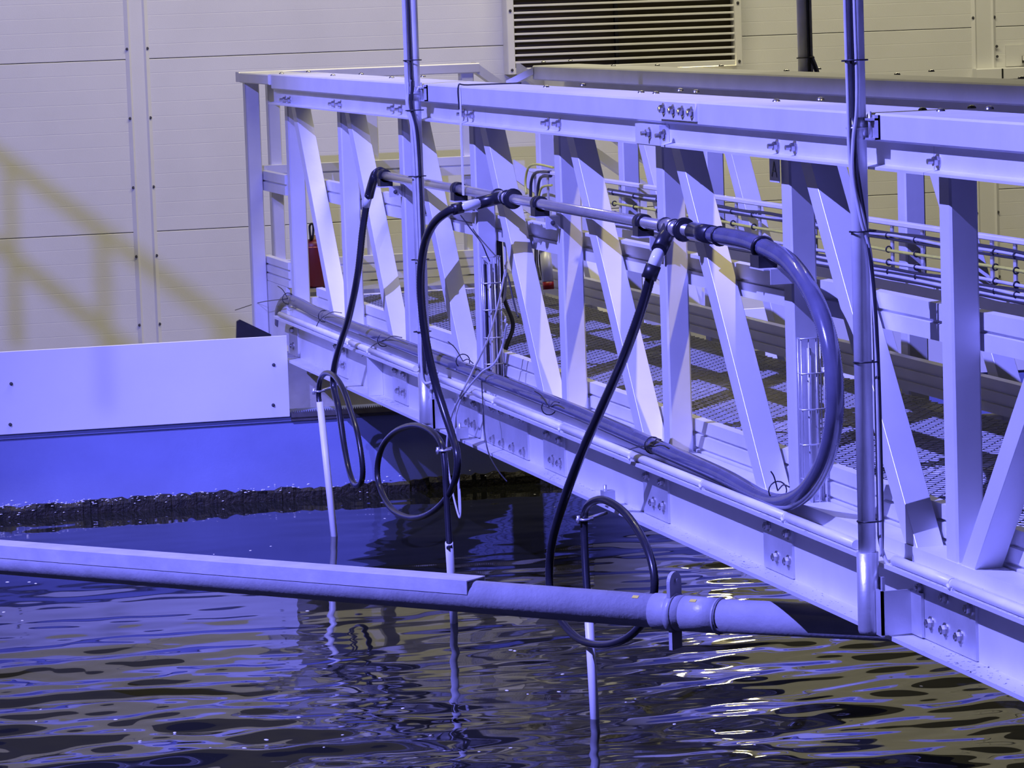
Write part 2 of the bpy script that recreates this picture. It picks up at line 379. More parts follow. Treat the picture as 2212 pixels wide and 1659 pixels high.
for i, y in enumerate(posts):
    tube_post(PX0, PX1, y, 2.70, 3.737)
    if i < 7:
        yt = y-0.18; zt, zb = 3.737, 2.70
        diagonal(PX0+0.001, PX1-0.001, yt-SL*(3.72-zt), yt-SL*(3.72-zb), zt, zb)
    elif i < 11:       # beyond mid span the lattice leans the other way
        yb_ = y-0.105; diagonal(PX0+0.001, PX1-0.001, yb_-SL*(3.737-2.70)-0.06, yb_, 3.737, 2.70)
# lower chord, main beam
MB().box((3.487, YE, 2.6595), (3.575, 17.90, 2.70)).build('lower_chord', ALU, bridge)
beam = MB().extrude([(3.40, 2.453), (3.56, 2.453), (3.56, 2.465), (3.484, 2.465), (3.484, 2.647), (3.56, 2.647), (3.56, 2.659), (3.40, 2.659), (3.40, 2.647), (3.475, 2.647), (3.475, 2.465), (3.40, 2.465)], 1, YE, 17.66).build('main_beam', DIRTY, bridge)
MB().box((3.40, 17.66, 2.647), (3.56, 17.92, 2.659)).box((3.475, 17.66, 2.465), (3.484, 17.92, 2.647)).build('beam_end', ALU, bridge)
WB = 3.475
def web_plate(x0, x1, y0, y1, bolts, th=0.008):
    ya, yb = ax(x0, (y0+y1)/2, WB).y, ax(x1, (y0+y1)/2, WB).y
    z0 = max(2.468, ax(x0, y1, WB).z); z1 = min(2.645, ax(x1, y0, WB).z)
    if z1-z0 < 0.1: z0, z1 = 2.475, 2.64
    pl = MB().box((WB-th, yb, z0), (WB-0.0002, ya, z1)).build('joint_plate', STEEL, beam)
    for p in bolts: inst('bolt', B_BIG, ax(*p, WB-th), pl)
web_plate(723, 751, 738, 804, [(727, 748), (742, 757), (731, 785), (743, 790)])
web_plate(852, 882, 792, 862, [(855, 800), (873, 808), (862, 844), (874, 849)])
web_plate(992, 1036, 850, 955, [(1002, 862), (1025, 872), (1013, 912), (1026, 917)])
web_plate(1052, 1143, 875, 992, [(1067, 949), (1087, 957), (1109, 966), (1132, 976), (1064, 880), (1085, 889), (1108, 897), (1130, 906)])
web_plate(1178, 1223, 930, 1012, [(1183, 937), (1210, 950), (1195, 993), (1211, 1000)])
web_plate(1395, 1447, 1020, 1113, [(1399, 1027), (1432, 1040), (1413, 1085), (1434, 1094)])
web_plate(1655, 1716, 1130, 1228, [(1661, 1135), (1703, 1152), (1679, 1203), (1704, 1212)])
web_plate(1985, 2113, 1265, 1400, [(1990, 1270), (2043, 1290), (2096, 1315), (2012, 1346), (2043, 1360), (2075, 1375)])
web_plate(628, 646, 700, 770, [(633, 712), (634, 747)])
MB().box((3.405, ax(810, 800, 3.44).y-0.004, 2.466), (3.474, ax(810, 800, 3.44).y+0.004, 2.646)).build('web_stiffener', ALU, beam)
# boards on the inner side
def board(name, xf, z0, z1, bands, ya, yb, outward=-1, parent=bridge):
    return MB().extrude(groove_profile(xf, 0.03, z0, z1, bands, outward), 1, yb, ya).build(name, ALU, parent)
board('knee_rail', 3.58, 3.258, 3.365, 2, 17.66, YE)
board('toe_board', 3.58, 2.664, 2.812, 3, 17.66, YE)
ta = ax(1675, 350, 3.486); tg = MB().box((3.482, ta.y-0.04, 3.655), (3.486, ta.y+0.045, 3.737)).build('tag_plate', ALU, bridge)
lt = MB(); ty, tz = ta.y, 3.672
for (y0, z0_), (y1, z1_) in (((ty+0.022, tz), (ty, tz+0.045)), ((ty-0.022, tz), (ty, tz+0.045)), ((ty+0.012, tz+0.016), (ty-0.012, tz+0.016))):
    lt.beam((3.4812, y0, z0_), (3.4812, y1, z1_), (0.0014, 0, 0), (0, 0.004, 0.004))
lt.build('tag_mark', CABLEB, tg)
# deck
MB().box((3.60, YE, 2.70), (3.62, 17.66, 2.758)).build('deck_edge', ALU, bridge)
for k in range(12):
    MB().box((3.57, posts[k]-0.06, 2.68), (4.70, posts[k], 2.752)).build('cross_member', ALU, bridge)
gr = MB(); gv = []; gf = []
xa, xb, ya, yb = 3.622, 4.60, 6.2, 17.60; px_ = 0.0225; py_ = 0.064; zz = 2.765
ncol = int((xb-xa)/px_); nrow = int((yb-ya)/(py_/2))
for c in range(ncol):
    for k in range(nrow):
        sgn = 1 if (k+c) % 2 == 0 else -1
        xA = xa+c*px_+(0 if sgn > 0 else px_); xB = xa+c*px_+(px_ if sgn > 0 else 0)
        y0, y1 = ya+k*py_/2, ya+(k+1)*py_/2
        o = len(gv); t = 0.0010
        gv += [(xA-t, y0, zz), (xA+t, y0, zz+.002), (xB+t, y1, zz+.002), (xB-t, y1, zz), (xA-t, y0, zz-.0022), (xB-t, y1, zz-.0022)]
        gf += [(o, o+1, o+2, o+3), (o+4, o, o+3, o+5)]
gr.add(gv, gf); g = gr.build('deck_mesh', GRATE, bridge); g['kind'] = 'stuff'
# far truss
FX0, FX1 = 4.69, 4.77
MB().bbox((4.60, YE, 3.822), (4.84, 17.12, 3.893), 0.006, 1).build('top_rail', ALU, bridge)
frail = [o for o in bridge.children if o.name.startswith('top_rail')][-1]
for px, py in ((1174, 132), (1232, 129), (1325, 140), (1420, 139), (1558, 140), (1699, 151), (1768, 147), (1938, 159), (2012, 152), (2206, 167)):
    inst('dome_bolt', B_DOME, az(px, py+3, 3.892), frail)
MB().extrude([(4.675, 3.745), (4.77, 3.745), (4.77, 3.822), (4.762, 3.822), (4.762, 3.753), (4.675, 3.753)], 1, YE, 17.5).build('upper_chord', ALU, bridge)
fposts = [17.45, 15.98, 14.72, 13.54, 12.36, 11.12, 9.85, 8.58, 7.31, 6.04, 4.77]
for i, y in enumerate(fposts):
    tube_post(FX0, FX1, y, 2.70, 3.745)
    if i < 7: diagonal(FX0+0.001, FX1-0.001, y-0.18, y-0.18-SL*1.03, 3.745, 2.70)
    elif i < 10: diagonal(FX0+0.001, FX1-0.001, y-0.14-SL*1.03, y-0.105, 3.745, 2.70)
MB().box((4.685, YE, 2.6595), (4.775, 17.9, 2.70)).build('lower_chord', ALU, bridge)
MB().extrude([(4.66, 2.453), (4.82, 2.453), (4.82, 2.465), (4.745, 2.465), (4.745, 2.647), (4.82, 2.647), (4.82, 2.659), (4.66, 2.659), (4.66, 2.647), (4.736, 2.647), (4.736, 2.465), (4.66, 2.465)], 1, YE, 17.9).build('main_beam', ALU, bridge)
board('toe_board', 4.62, 2.768, 2.89, 3, 17.66, YE)
MB().extrude([(4.665, 3.09), (4.685, 3.09), (4.685, 3.17), (4.665, 3.17)], 1, YE, 17.4).build('knee_rail', ALU, bridge)
# ================================================================ END PLATFORM AND STAIR
plat = thing('end_platform', 'railed end platform with stair in front of the panel wall', 'platform', (4.0, 18.3, 2.45))
PYE = 18.5
MB().bbox((3.385, 17.704, 3.836), (3.60, PYE, 3.888), 0.005, 1).build('top_rail', ALU, plat)
MB().bbox((3.385, PYE, 3.838), (4.68, PYE+0.1, 3.890), 0.005, 0).build('top_rail', ALU, plat)
MB().bbox((3.40, PYE-0.075, 2.45), (3.475, PYE-0.005, 3.836), 0.005, 2).build('post', ALU, plat)
MB().bbox((3.535, PYE+0.01, 2.45), (3.60, PYE+0.08, 3.838), 0.005, 2).build('post', ALU, plat)
MB().bbox((4.58, PYE+0.01, 2.45), (4.65, PYE+0.08, 3.838), 0.005, 2).build('post', ALU, plat)
MB().bbox((4.05, PYE+0.01, 2.45), (4.12, PYE+0.08, 3.838), 0.005, 2).build('post', ALU, plat)
def pboard(z0, z1, bands, x0, x1, yf, name):
    MB().extrude([(p[0], p[1]) for p in groove_profile(yf, 0.03, z0, z1, bands, -1)], 0, x0, x1).build(name, ALU, plat)
pboard(3.30, 3.40, 2, 3.48, 4.66, PYE-0.02, 'knee_rail'); pboard(2.77, 2.90, 3, 3.48, 4.66, PYE-0.02, 'toe_board')
board('knee_rail', 3.478, 3.27, 3.375, 2, PYE-0.004, 17.85, -1, plat); board('toe_board', 3.478, 2.80, 2.93, 3, PYE-0.004, 17.85, -1, plat)
MB().box((3.477, 17.925, 2.50), (3.497, PYE-0.004, 2.80)).build('side_plate', ALU, plat)
MB().box((3.51, 17.95, 2.74), (4.80, PYE+0.08, 2.765)).build('deck', GRATE, plat)
# stair rails going down along the wall (+X)
def slope(name, x0, z0, L, dz, y, wv_, hv_): 
    return MB().beam((x0, y, z0), (x0+L, y, z0-dz), wv_, hv_).build(name, ALU, plat)
for y in (PYE+0.05, 17.62):
    slope('stair_rail', 4.66, 3.868, 2.1, 1.55, y, (0, 0.09, 0), (0, 0, 0.055))
    slope('stair_knee_rail', 4.62, 3.36, 2.1, 1.55, y, (0, 0.03, 0), (0, 0, 0.10))
    slope('stair_stringer', 4.80, 2.70, 2.15, 1.62, y, (0, 0.03, 0), (0, 0, 0.18))
    for k in (0.9, 1.9): MB().box((4.66+k-0.03, y-0.03, 3.87-k*0.738-1.05), (4.66+k+0.03, y+0.03, 3.87-k*0.738-0.01)).build('stair_post', ALU, plat)
for k in range(6): MB().box((4.9+k*0.27, 17.64, 2.52-k*0.2), (5.15+k*0.27, PYE+0.03, 2.54-k*0.2)).build('tread', GRATE, plat)
# bent end of the far handrail
MB().beam((4.62, 17.125, 3.868), (4.50, 17.20, 3.805), (0.05, 0.07, 0), (0, 0, 0.035)).build('rail_bend', ALU, plat)
# ================================================================ SHIELDS, LOUVRE, WALL FITTINGS
def shield(x0, x1, label, screws):
    t = thing('splash_shield', label, 'panel', ((x0+x1)/2, TY-0.03, 2.185), 'white splash shields on the tank wall')
    MB().bbox((x0, TY-0.034, 2.183), (x1, TY-0.026, 2.592), 0.002, 0).build('sheet', SHIELD, t)
    for X, Z in screws: inst('screw', B_SCREW, (X, TY-0.034, Z), t)
    MB().box((x0+0.05, TY-0.026, 2.19), (x1-0.05, TY-0.0005, 2.20)).box((x0+0.05, TY-0.026, 2.50), (x1-0.05, TY+0.02, 2.53)).build('fixing_rail', STEEL, t)
shield(-2.0, 3.39, 'long white splash shield on the tank wall, left of the bridge', [tuple(ay(*q, TY-0.034).xz) for q in ((24, 829), (22, 917), (591, 788), (590, 875))])
shield(4.95, 10.5, 'white splash shield on the tank wall, seen through the bridge at right', [])
lv = thing('vent_louvre', 'large wall vent louvre with white horizontal slats and brown back', 'vent', (6.1, YW, 3.76))
lx0, lx1, lz0, lz1 = 5.43, 6.80, 3.775, 4.9
MB().box((lx0, YW-0.03, lz0+0.03), (lx1, YW-0.005, lz1)).build('back_panel', LOUVB, lv)
for a, b in (((lx0-0.045, lz0), (lx0, lz1)), ((lx1, lz0), (lx1+0.045, lz1))):
    f_ = MB().bbox((a[0], YW-0.11, a[1]), (b[0], YW-0.004, b[1]), 0.004, 2).build('side_frame', SLAT, lv)
    for z in (3.80, 4.15): inst('screw', B_SCREW, ((a[0]+b[0])/2, YW-0.111, z), f_)
MB().bbox((lx0, YW-0.10, lz0), (lx1, YW-0.004, lz0+0.035), 0.004, 0).build('sill_frame', SLAT, lv)
MB().box((6.065, YW-0.06, lz0+0.03), (6.085, YW-0.03, lz1)).build('mullion', DARK, lv)
for k in range(25):
    z = lz0+0.062+k*0.0417
    MB().bbox((lx0, YW-0.10, z), (lx1, YW-0.05, z+0.013), 0.002, 0).build('slat', SLAT, lv)
wl = thing('sparkle_panel', 'added warm light panel hidden behind the bridge handrails, for sparkles on the water', 'lamp', (6.6, YW, 3.47))  # added unseen emitter, placed to throw warm sparkles onto the water
MB().bbox((6.42, YW-0.07, 3.46), (6.80, YW-0.003, 3.62), 0.01, 0).build('housing', SLAT, wl)
em = bpy.data.materials.new('sparkle_glow'); em.use_nodes = True; eb_ = em.node_tree.nodes['Principled BSDF']
eb_.inputs['Base Color'].default_value = (1, .9, .6, 1); eb_.inputs['Emission Color'].default_value = (1, .86, .45, 1); eb_.inputs['Emission Strength'].default_value = 110
MB().bbox((6.44, YW-0.078, 3.48), (6.78, YW-0.0702, 3.60), 0.004, 0).build('diffuser', em, wl)
hb = thing('wall_hatch', 'flat panel hatch with bar handle on the wall at top right', 'hatch', (9.6, YW, 3.7))
MB().box((8.585, YW-0.012, 3.70), (10.6, YW-0.003, 3.83)).build('leaf', PANEL, hb)
MB().bbox((8.68, YW-0.07, 3.735), (10.2, YW-0.045, 3.762), 0.004, 0).build('bar_handle', SLAT, hb)
for X in (8.69, 9.6): MB().box((X, YW-0.046, 3.72), (X+0.012, YW-0.011, 3.762)).build('handle_bracket', DARK, hb)
for q in ((2153, 100), (2154, 122)): inst('screw', B_SCREW, ay(*q, YW-0.013), hb)
# ================================================================ POLES
def tie(parent, c, axis, R, r=0.0025): return MB().ring(c, axis, R, r, 14, 6).build('cable_tie', BLACK, parent)
def pole(x, y, ztop, zfoot, label, cables, ties, socket=True):
    t = thing('cable_pole', label, 'pole', (x, y, zfoot), 'steel cable poles on the bridge')
    MB().cyl((x, y, zfoot), (x, y, ztop), 0.0245, 20).build('tube', POLEM, t)
    for path, r, mm in cables: MB().tube(spline(path, 8), r, 8).build('cable', mm, t)
    for z, dx, dy, R in ties: tie(t, (x+dx, y+dy, z), (0, 0.04, 1), R)
    return t
px2, py2 = 3.362, 9.15
z_ = lambda x, y, X: ax(x, y, X).z
def cpath(x, y, offs): return [(x+a, y+b, z) for a, b, z in offs]
p2 = pole(px2, py2, 5.6, 2.60, 'steel cable pole nearest the camera, clamped to the rail at right', [
    (cpath(px2, py2, [(-0.030, -0.012, 5.6), (-0.031, -0.012, 4.3), (-0.030, -0.014, 3.95), (-0.030, -0.014, 3.8), (-0.024, -0.022, 3.70), (0.000, -0.036, 3.60), (0.022, -0.026, 3.45), (0.031, -0.012, 3.2), (0.031, -0.012, 2.8), (0.034, -0.01, 2.72), (0.045, -0.035, 2.66), (0.052, -0.07, 2.668)]), 0.0055, CABLEG),
    (cpath(px2, py2, [(-0.022, -0.025, 5.6), (-0.022, -0.025, 4.3), (-0.020, -0.026, 3.95), (-0.018, -0.027, 3.85), (-0.016, -0.028, 3.76), (0.006, -0.034, 3.58), (0.026, -0.032, 3.40), (0.037, -0.022, 3.15), (0.037, -0.022, 2.8), (0.036, -0.018, 2.70)]), 0.0055, CABLEB),
    (cpath(px2, py2, [(-0.012, -0.032, 5.6), (-0.012, -0.032, 4.3), (-0.010, -0.031, 3.95), (-0.024, -0.030, 3.82), (-0.026, -0.028, 3.72), (-0.008, -0.036, 3.60), (0.018, -0.034, 3.5), (0.031, -0.022, 3.25), (0.031, -0.024, 2.78), (0.033, -0.022, 2.68)]), 0.005, CABLEG)],
    [(z_(1840, 130, px2), -0.005, -0.006, 0.035), (z_(1860, 500, px2), 0.006, -0.006, 0.036), (z_(1866, 782, px2), 0.008, -0.004, 0.035), (z_(1874, 1126, px2), 0.008, -0.004, 0.035)])
sk = MB(); 
def socket(t, x, y, z0, z1, foot):
    b = MB(); n = 20
    b.tube([(x, y, z0), (x, y, z0+0.012), (x, y, z1)], 0.0305, n, True, lambda k: 0.9 if k == 0 else 1.0)
    s_ = b.build('socket', STEEL, t)
    MB().box((x+0.026, y-0.04, z0+0.04), (x+0.034, y+0.006, z0+0.16)).build('weld_lug', STEEL, s_)
    return s_
socket(p2, px2, py2, ax(1876, 1368, px2).z, ax(1872, 1192, px2).z, True)
br = MB()
br.box((3.372, py2-0.074, 2.470), (3.464, py2-0.068, 2.592)).box((3.458, py2-0.15, 2.470), (3.466, py2-0.068, 2.592)).box((3.372, py2-0.074, 2.466), (3.380, py2-0.02, 2.592))
br.build('foot_bracket', STEEL, p2)
def rail_clamp(t, x, y, z):
    c = MB().ring((x, y, z), (0, 0, 1), 0.028, 0.004, 18, 6)
    c.cyl((x, y, z-0.028), (x, y, z+0.028), 0.0285, 18).build('clamp_sleeve', STEEL, t)
    b = MB().box((x+0.022, y-0.075, z-0.032), (XO-0.0005, y-0.070, z+0.034)).box((XO-0.006, y-0.075, z-0.032), (XO-0.0005, y-0.008, z+0.034)).box((x+0.01, y-0.075, z-0.032), (XO-0.0005, y-0.012, z-0.027)).box((x+0.01, y-0.075, z+0.020), (XO-0.0005, y-0.012, z+0.026))
    b.cyl((XO-0.02, y-0.05, z-0.03), (XO-0.02, y-0.05, z+0.044), 0.005, 8); b.build('clamp_bracket', STEEL, t)
rail_clamp(p2, px2, py2, 3.852)
px1, py1 = 3.362, 14.39
p1 = pole(px1, py1, 5.6, 2.60, 'steel cable pole clamped to the rail at left, standing in the socket beside the conduit', [
    (cpath(px1, py1, [(-0.030, -0.010, 5.6), (-0.031, -0.010, 4.1), (-0.030, -0.012, 3.88), (-0.034, -0.018, 3.80), (-0.012, -0.034, 3.66), (-0.008, -0.034, 3.2), (-0.018, -0.030, 2.95), (-0.020, -0.028, 2.72), (-0.012, -0.040, 2.66), (0.02, -0.06, 2.67), (0.045, -0.03, 2.70)]), 0.006, CABLEG),
    (cpath(px1, py1, [(-0.020, -0.026, 5.6), (-0.020, -0.026, 4.1), (-0.017, -0.027, 3.9), (-0.022, -0.028, 3.8), (0.000, -0.036, 3.65), (0.004, -0.034, 3.2), (-0.006, -0.032, 2.95), (-0.008, -0.032, 2.7)]), 0.0055, CABLEB),
    (cpath(px1, py1, [(-0.036, -0.004, 5.6), (-0.036, -0.004, 4.1), (-0.038, -0.006, 3.86), (-0.036, -0.016, 3.78), (-0.022, -0.030, 3.66), (-0.018, -0.030, 3.2), (-0.026, -0.024, 2.95), (-0.028, -0.02, 2.72)]), 0.005, CABLEG)],
    [(z_(889, 130, px1), -0.006, -0.005, 0.037), (z_(897, 238, px1), -0.005, -0.008, 0.037), (z_(900, 380, px1), -0.004, -0.008, 0.036), (z_(908, 560, px1), -0.004, -0.006, 0.036), (z_(913, 715, px1), -0.006, -0.006, 0.036)])
socket(p1, px1, py1, ax(925, 918, px1).z, ax(922, 808, px1).z, True)
rail_clamp(p1, px1, py1, 3.853)
MB().box((3.372, py1-0.074, 2.470), (3.464, py1-0.068, 2.592)).box((3.372, py1-0.074, 2.466), (3.380, py1-0.02, 2.592)).build('foot_bracket', STEEL, p1)
px3, py3 = 4.90, 13.95
p3 = pole(px3, py3, 5.6, 2.60, 'steel cable pole behind the far handrail', [
    (cpath(px3, py3, [(0.012, -0.030, 5.6), (0.012, -0.030, 4.0), (0.016, -0.030, 3.95), (0.05, -0.02, 3.85), (0.06, 0, 3.6)]), 0.006, CABLEB),
    (cpath(px3, py3, [(0.026, -0.022, 5.6), (0.026, -0.022, 4.0), (0.03, -0.022, 3.95), (0.062, -0.01, 3.85), (0.07, 0, 3.6)]), 0.006, CABLEG)], [(z_(1737, 125, px3), 0.006, -0.005, 0.036)])
MB().box((4.82, py3-0.03, 2.60), (4.93, py3+0.03, 2.66)).build('foot_bracket', STEEL, p3)
# ================================================================ DOSING MANIFOLD
MX, MZ = 3.425, 3.475
man = thing('pipe_manifold', 'polished steel pipe manifold with black clamps along the truss posts', 'pipe', (MX, 13.0, MZ-0.03))
def my(px): return ax(px, 430, MX).y
ym0, ym1 = ax(822, 375, MX).y, ax(1535, 520, MX).y
MB().cyl((MX, ym1, MZ), (MX, ym0, MZ), 0.0195, 18).build('pipe', CHROME, man)
yw = [ax(830, 377, MX).y, ax(990, 408, MX).y, ax(1165, 440, MX).y, ax(1388, 487, MX).y]
for k, y in enumerate(yw):
    c = MB(); c.tube([(MX, y-0.03, MZ), (MX, y+0.03, MZ)], 0.0285, 18)
    c.box((MX-0.026, y-0.03, MZ-0.045), (MX+0.03, y+0.03, MZ-0.012)); cl = c.build('pipe_clamp', BLACK, man)
    MB().box((MX-0.03, y-0.05, MZ-0.0495), (PX0-0.0005, y+0.035, MZ-0.0455)).box((MX+0.008, y-0.054, MZ-0.092), (PX0-0.0005, y-0.048, MZ-0.0455)).build('clamp_bracket', ALU, cl)
    inst('screw', B_SCREW, (MX+0.034, y-0.054, MZ-0.07), cl)
def union(y, R=0.034, w=0.03):
    u = MB(); u.tube([(MX, y-w/2, MZ), (MX, y+w/2, MZ)], R, 20); u.ring((MX, y, MZ), (0, 1, 0), R, 0.006, 20, 8); u.build('union_nut', HOSE, man)
y_t2 = ax(1086, 425, MX).y; y_t3 = ax(1448, 500, MX).y
union(ax(1108, 430, MX).y); union(ax(1478, 506, MX).y); union(ax(820, 374, MX).y-0.01, 0.03, 0.03)
MB().cyl((MX, y_t2-0.075, MZ), (MX, y_t2+0.11, MZ), 0.0245, 18).build('tee', CHROME, man)
MB().cyl((MX, y_t3-0.06, MZ), (MX, y_t3+0.07, MZ), 0.0265, 18).build('tee', CHROME, man)
for y in (y_t2-0.06, y_t2+0.07, y_t3-0.05, y_t3+0.05): MB().ring((MX, y, MZ), (0, 1, 0), 0.0265, 0.004, 18, 6).build('seal_ring', BLACK, man)
# ================================================================ HOSE LINES
def ribbed(pts, r, mm, parent, name='hose', step=0.006, amp=0.03, r0=None, part=0.4):
    p = resample(spline(pts, 14), step); n_ = len(p); g_ = (r0 or r)/r
    return MB().tube(p, r, 12, True, lambda k: (1+amp*(1 if k % 2 else -1))*(1+(g_-1)*max(0.0, min(1.0, (part-k/n_)/0.12)))).build(name, mm, parent)
def P3(lst): return [ax(*q) for q in lst]
def clamp(parent, c, arm=None):
    b = MB().ring(c, (0, 0, 1), 0.016, 0.005, 14, 6); c = Vector(c)
    b.cyl(c+Vector((-0.03, 0, 0.0)), c+Vector((0.03, 0, 0)), 0.006, 8); b.cyl(c+Vector((-0.022, 0, -0.014)), c+Vector((-0.022, 0, 0.014)), 0.007, 6)
    if arm: b.cyl(c, arm, 0.006, 8)
    return b.build('clamp', STEEL, parent)
def cap_clip(parent, c):
    b = MB().box((c[0]-0.012, c[1]-0.02, c[2]-0.012), (c[0]+0.03, c[1]+0.02, c[2]+0.03)); b.cyl((c[0], c[1], c[2]), (c[0], c[1], c[2]+0.05), 0.006, 8)
    return b.build('flange_clip', STEEL, parent)
def rod(parent, top, bot):
    top, bot = Vector(top), Vector(bot); d = (bot-top)*0.35
    return MB().cyl(top, bot+d, 0.0165, 8).build('dip_pipe', PVCW, parent)
hp = thing('dosing_hose', 'leftmost dosing hose hanging from the manifold elbow to a white dip pipe', 'hose', (3.3, 16.2, WZ), 'dosing hoses hanging from the manifold')
e0 = ax(822, 374, MX)
MB().tube(spline([e0+Vector((0, -0.0, 0)), e0+Vector((-0.012, 0.035, -0.004)), ax(808, 385, 3.40), ax(801, 408, 3.395), ax(797, 425, 3.39)], 6), 0.021, 12).build('elbow', HOSE, hp)
MB().cyl(ax(798, 418, 3.39), ax(790, 450, 3.385), 0.017, 12).build('sleeve', CLEAR, hp)
ribbed(P3([(791, 446, 3.385), (783, 500, 3.37), (773, 590, 3.35), (755, 680, 3.34), (733, 750, 3.335), (722, 795, 3.33), (721, 835, 3.33), (732, 885, 3.325), (743, 960, 3.32), (755, 1020, 3.315), (768, 1048, 3.31), (781, 1040, 3.305), (783, 1005, 3.302), (773, 940, 3.30), (757, 885, 3.30), (741, 840, 3.30), (722, 812, 3.30), (704, 806, 3.30), (692, 820, 3.30), (688, 850, 3.30), (690, 875, 3.30)]), 0.0125, HOSE, hp, r0=0.0155, part=0.5)
rt = ax(691, 868, 3.30); rb = ax(722, 1158, 3.28); rb = az(722, 1158, WZ)
rod(hp, rt, (rb.x, rb.y, WZ)); clamp(hp, ax(688, 845, 3.30), ax(725, 835, 3.385)); 
hp2 = thing('dosing_hose', 'middle dosing hose with a round hanging loop and white dip pipe', 'hose', (3.25, 13.7, WZ), 'dosing hoses hanging from the manifold')
b0 = Vector((MX, y_t2, MZ)); b1 = ax(1030, 440, 3.33); b2 = ax(985, 451, 3.245)
MB().tube([b0, b0.lerp(b1, .5), b1], 0.024, 14).build('tee_branch', HOSE, hp2)
MB().tube([b0.lerp(b1, .75), b2], 0.020, 14).build('sleeve', CLEAR, hp2)
MB().tube([b1.lerp(b2, .7), b2+(b2-b1)*0.15], 0.022, 14).build('hose_clip', BLACK, hp2)
ribbed(P3([(992, 449, 3.255), (968, 457, 3.22), (938, 482, 3.19), (918, 525, 3.18), (909, 590, 3.18), (911, 660, 3.19), (921, 740, 3.21), (940, 825, 3.24), (960, 890, 3.26), (978, 945, 3.27), (988, 985, 3.27), (985, 1030, 3.265), (965, 1075, 3.255), (930, 1108, 3.24), (890, 1119, 3.23), (850, 1103, 3.22), (824, 1062, 3.22), (815, 1015, 3.22), (826, 965, 3.225), (855, 932, 3.23), (895, 919, 3.24), (930, 930, 3.25), (953, 958, 3.255), (961, 1000, 3.255), (964, 1060, 3.25), (968, 1130, 3.245), (971, 1185, 3.24)]), 0.0125, HOSE, hp2, r0=0.0165, part=0.36)
rb = az(981, 1345, WZ); rod(hp2, ax(970, 1172, 3.24), rb); clamp(hp2, ax(958, 973, 3.255), ax(985, 965, 3.36))
cap_clip(hp2, ax(994, 940, 3.395))
hp3 = thing('dosing_hose', 'longest dosing hose, looping behind the grey floating pipe to a white dip pipe', 'hose', (3.25, 11.8, WZ), 'dosing hoses hanging from the manifold')
b0 = Vector((MX, y_t3, MZ)); b1 = ax(1424, 540, 3.36); b2 = ax(1405, 592, 3.33)
MB().tube([b0, b0.lerp(b1, .5), b1], 0.0265, 14).build('tee_branch', HOSE, hp3)
MB().tube([b0.lerp(b1, .8), b2], 0.0215, 14).build('sleeve', CLEAR, hp3)
MB().tube([b1.lerp(b2, .62), b2+(b2-b1)*0.2], 0.0255, 14).build('hose_clip', BLACK, hp3)
ribbed(P3([(1408, 585, 3.335), (1398, 625, 3.325), (1374, 700, 3.305), (1338, 795, 3.28), (1298, 885, 3.26), (1258, 975, 3.245), (1222, 1070, 3.235), (1196, 1155, 3.23), (1187, 1220, 3.23), (1190, 1285, 3.23), (1212, 1340, 3.24), (1250, 1380, 3.25), (1300, 1393, 3.27), (1350, 1380, 3.29), (1388, 1345, 3.31), (1411, 1290, 3.325), (1412, 1235, 3.33), (1394, 1175, 3.33), (1362, 1122, 3.325), (1330, 1092, 3.315), (1297, 1079, 3.305), (1270, 1092, 3.30), (1262, 1122, 3.30), (1263, 1180, 3.295), (1267, 1260, 3.285), (1271, 1310, 3.28)]), 0.0135, HOSE, hp3, r0=0.0165, part=0.42)
rb = az(1285, 1551, WZ); rod(hp3, ax(1270, 1295, 3.28), rb); clamp(hp3, ax(1263, 1122, 3.30), ax(1310, 1108, 3.40)); cap_clip(hp3, ax(1308, 1078, 3.395))
bh = thing('ribbed_hose', 'thick ribbed blue hose curving down from the manifold and along the beam', 'hose', (3.45, 13.0, 2.66))
up = [Vector((MX, ax(1525, 516, MX).y, MZ)), Vector((MX, ax(1600, 524, MX).y, MZ+0.002)), ax(1645, 532, 3.42), ax(1705, 566, 3.41), ax(1757, 640, 3.40), ax(1790, 735, 3.395), ax(1803, 835, 3.395), ax(1800, 920, 3.40), ax(1780, 1000, 3.41), ax(1742, 1060, 3.425), ax(1695, 1085, 3.44), ax(1645, 1075, 3.455)]
low = P3([(1560, 1028, 3.458), (1420, 966, 3.458), (1250, 892, 3.458), (1130, 845, 3.458), (1000, 795, 3.458), (880, 750, 3.458), (760, 705, 3.46), (690, 677, 3.465), (640, 652, 3.475), (618, 648, 3.48)])+[ax(606, 668, 3.485), ax(604, 700, 3.49)]
ribbed(up+low, 0.0265, BIGH, bh, 'hose', 0.004, 0.028)
MB().cyl((MX, ax(1498, 512, MX).y, MZ), (MX, ax(1540, 518, MX).y, MZ), 0.030, 18).build('hose_sleeve', HOSE, bh)
for q, X in (((1556, 522), MX), ):
    MB().ring((MX, ax(*q, MX).y, MZ), (0, 1, 0), 0.0285, 0.004, 18, 6).build('hose_band', BLACK, bh)
c1 = ax(1647, 534, 3.42); MB().ring(c1, (0, 1, 0.35), 0.031, 0.007, 20, 8).build('hose_band', BLACK, bh)
k_ = MB().box((c1.x-0.03, c1.y-0.05, c1.z-0.058), (c1.x+0.028, c1.y+0.03, c1.z-0.022)); k_.build('saddle', BLACK, bh)
MB().box((c1.x-0.032, c1.y-0.10, c1.z-0.063), (PX0-0.0005, c1.y+0.03, c1.z-0.059)).box((c1.x-0.012, c1.y-0.104, c1.z-0.105), (PX0-0.0005, c1.y-0.10, c1.z-0.059)).build('saddle_bracket', ALU, bh)
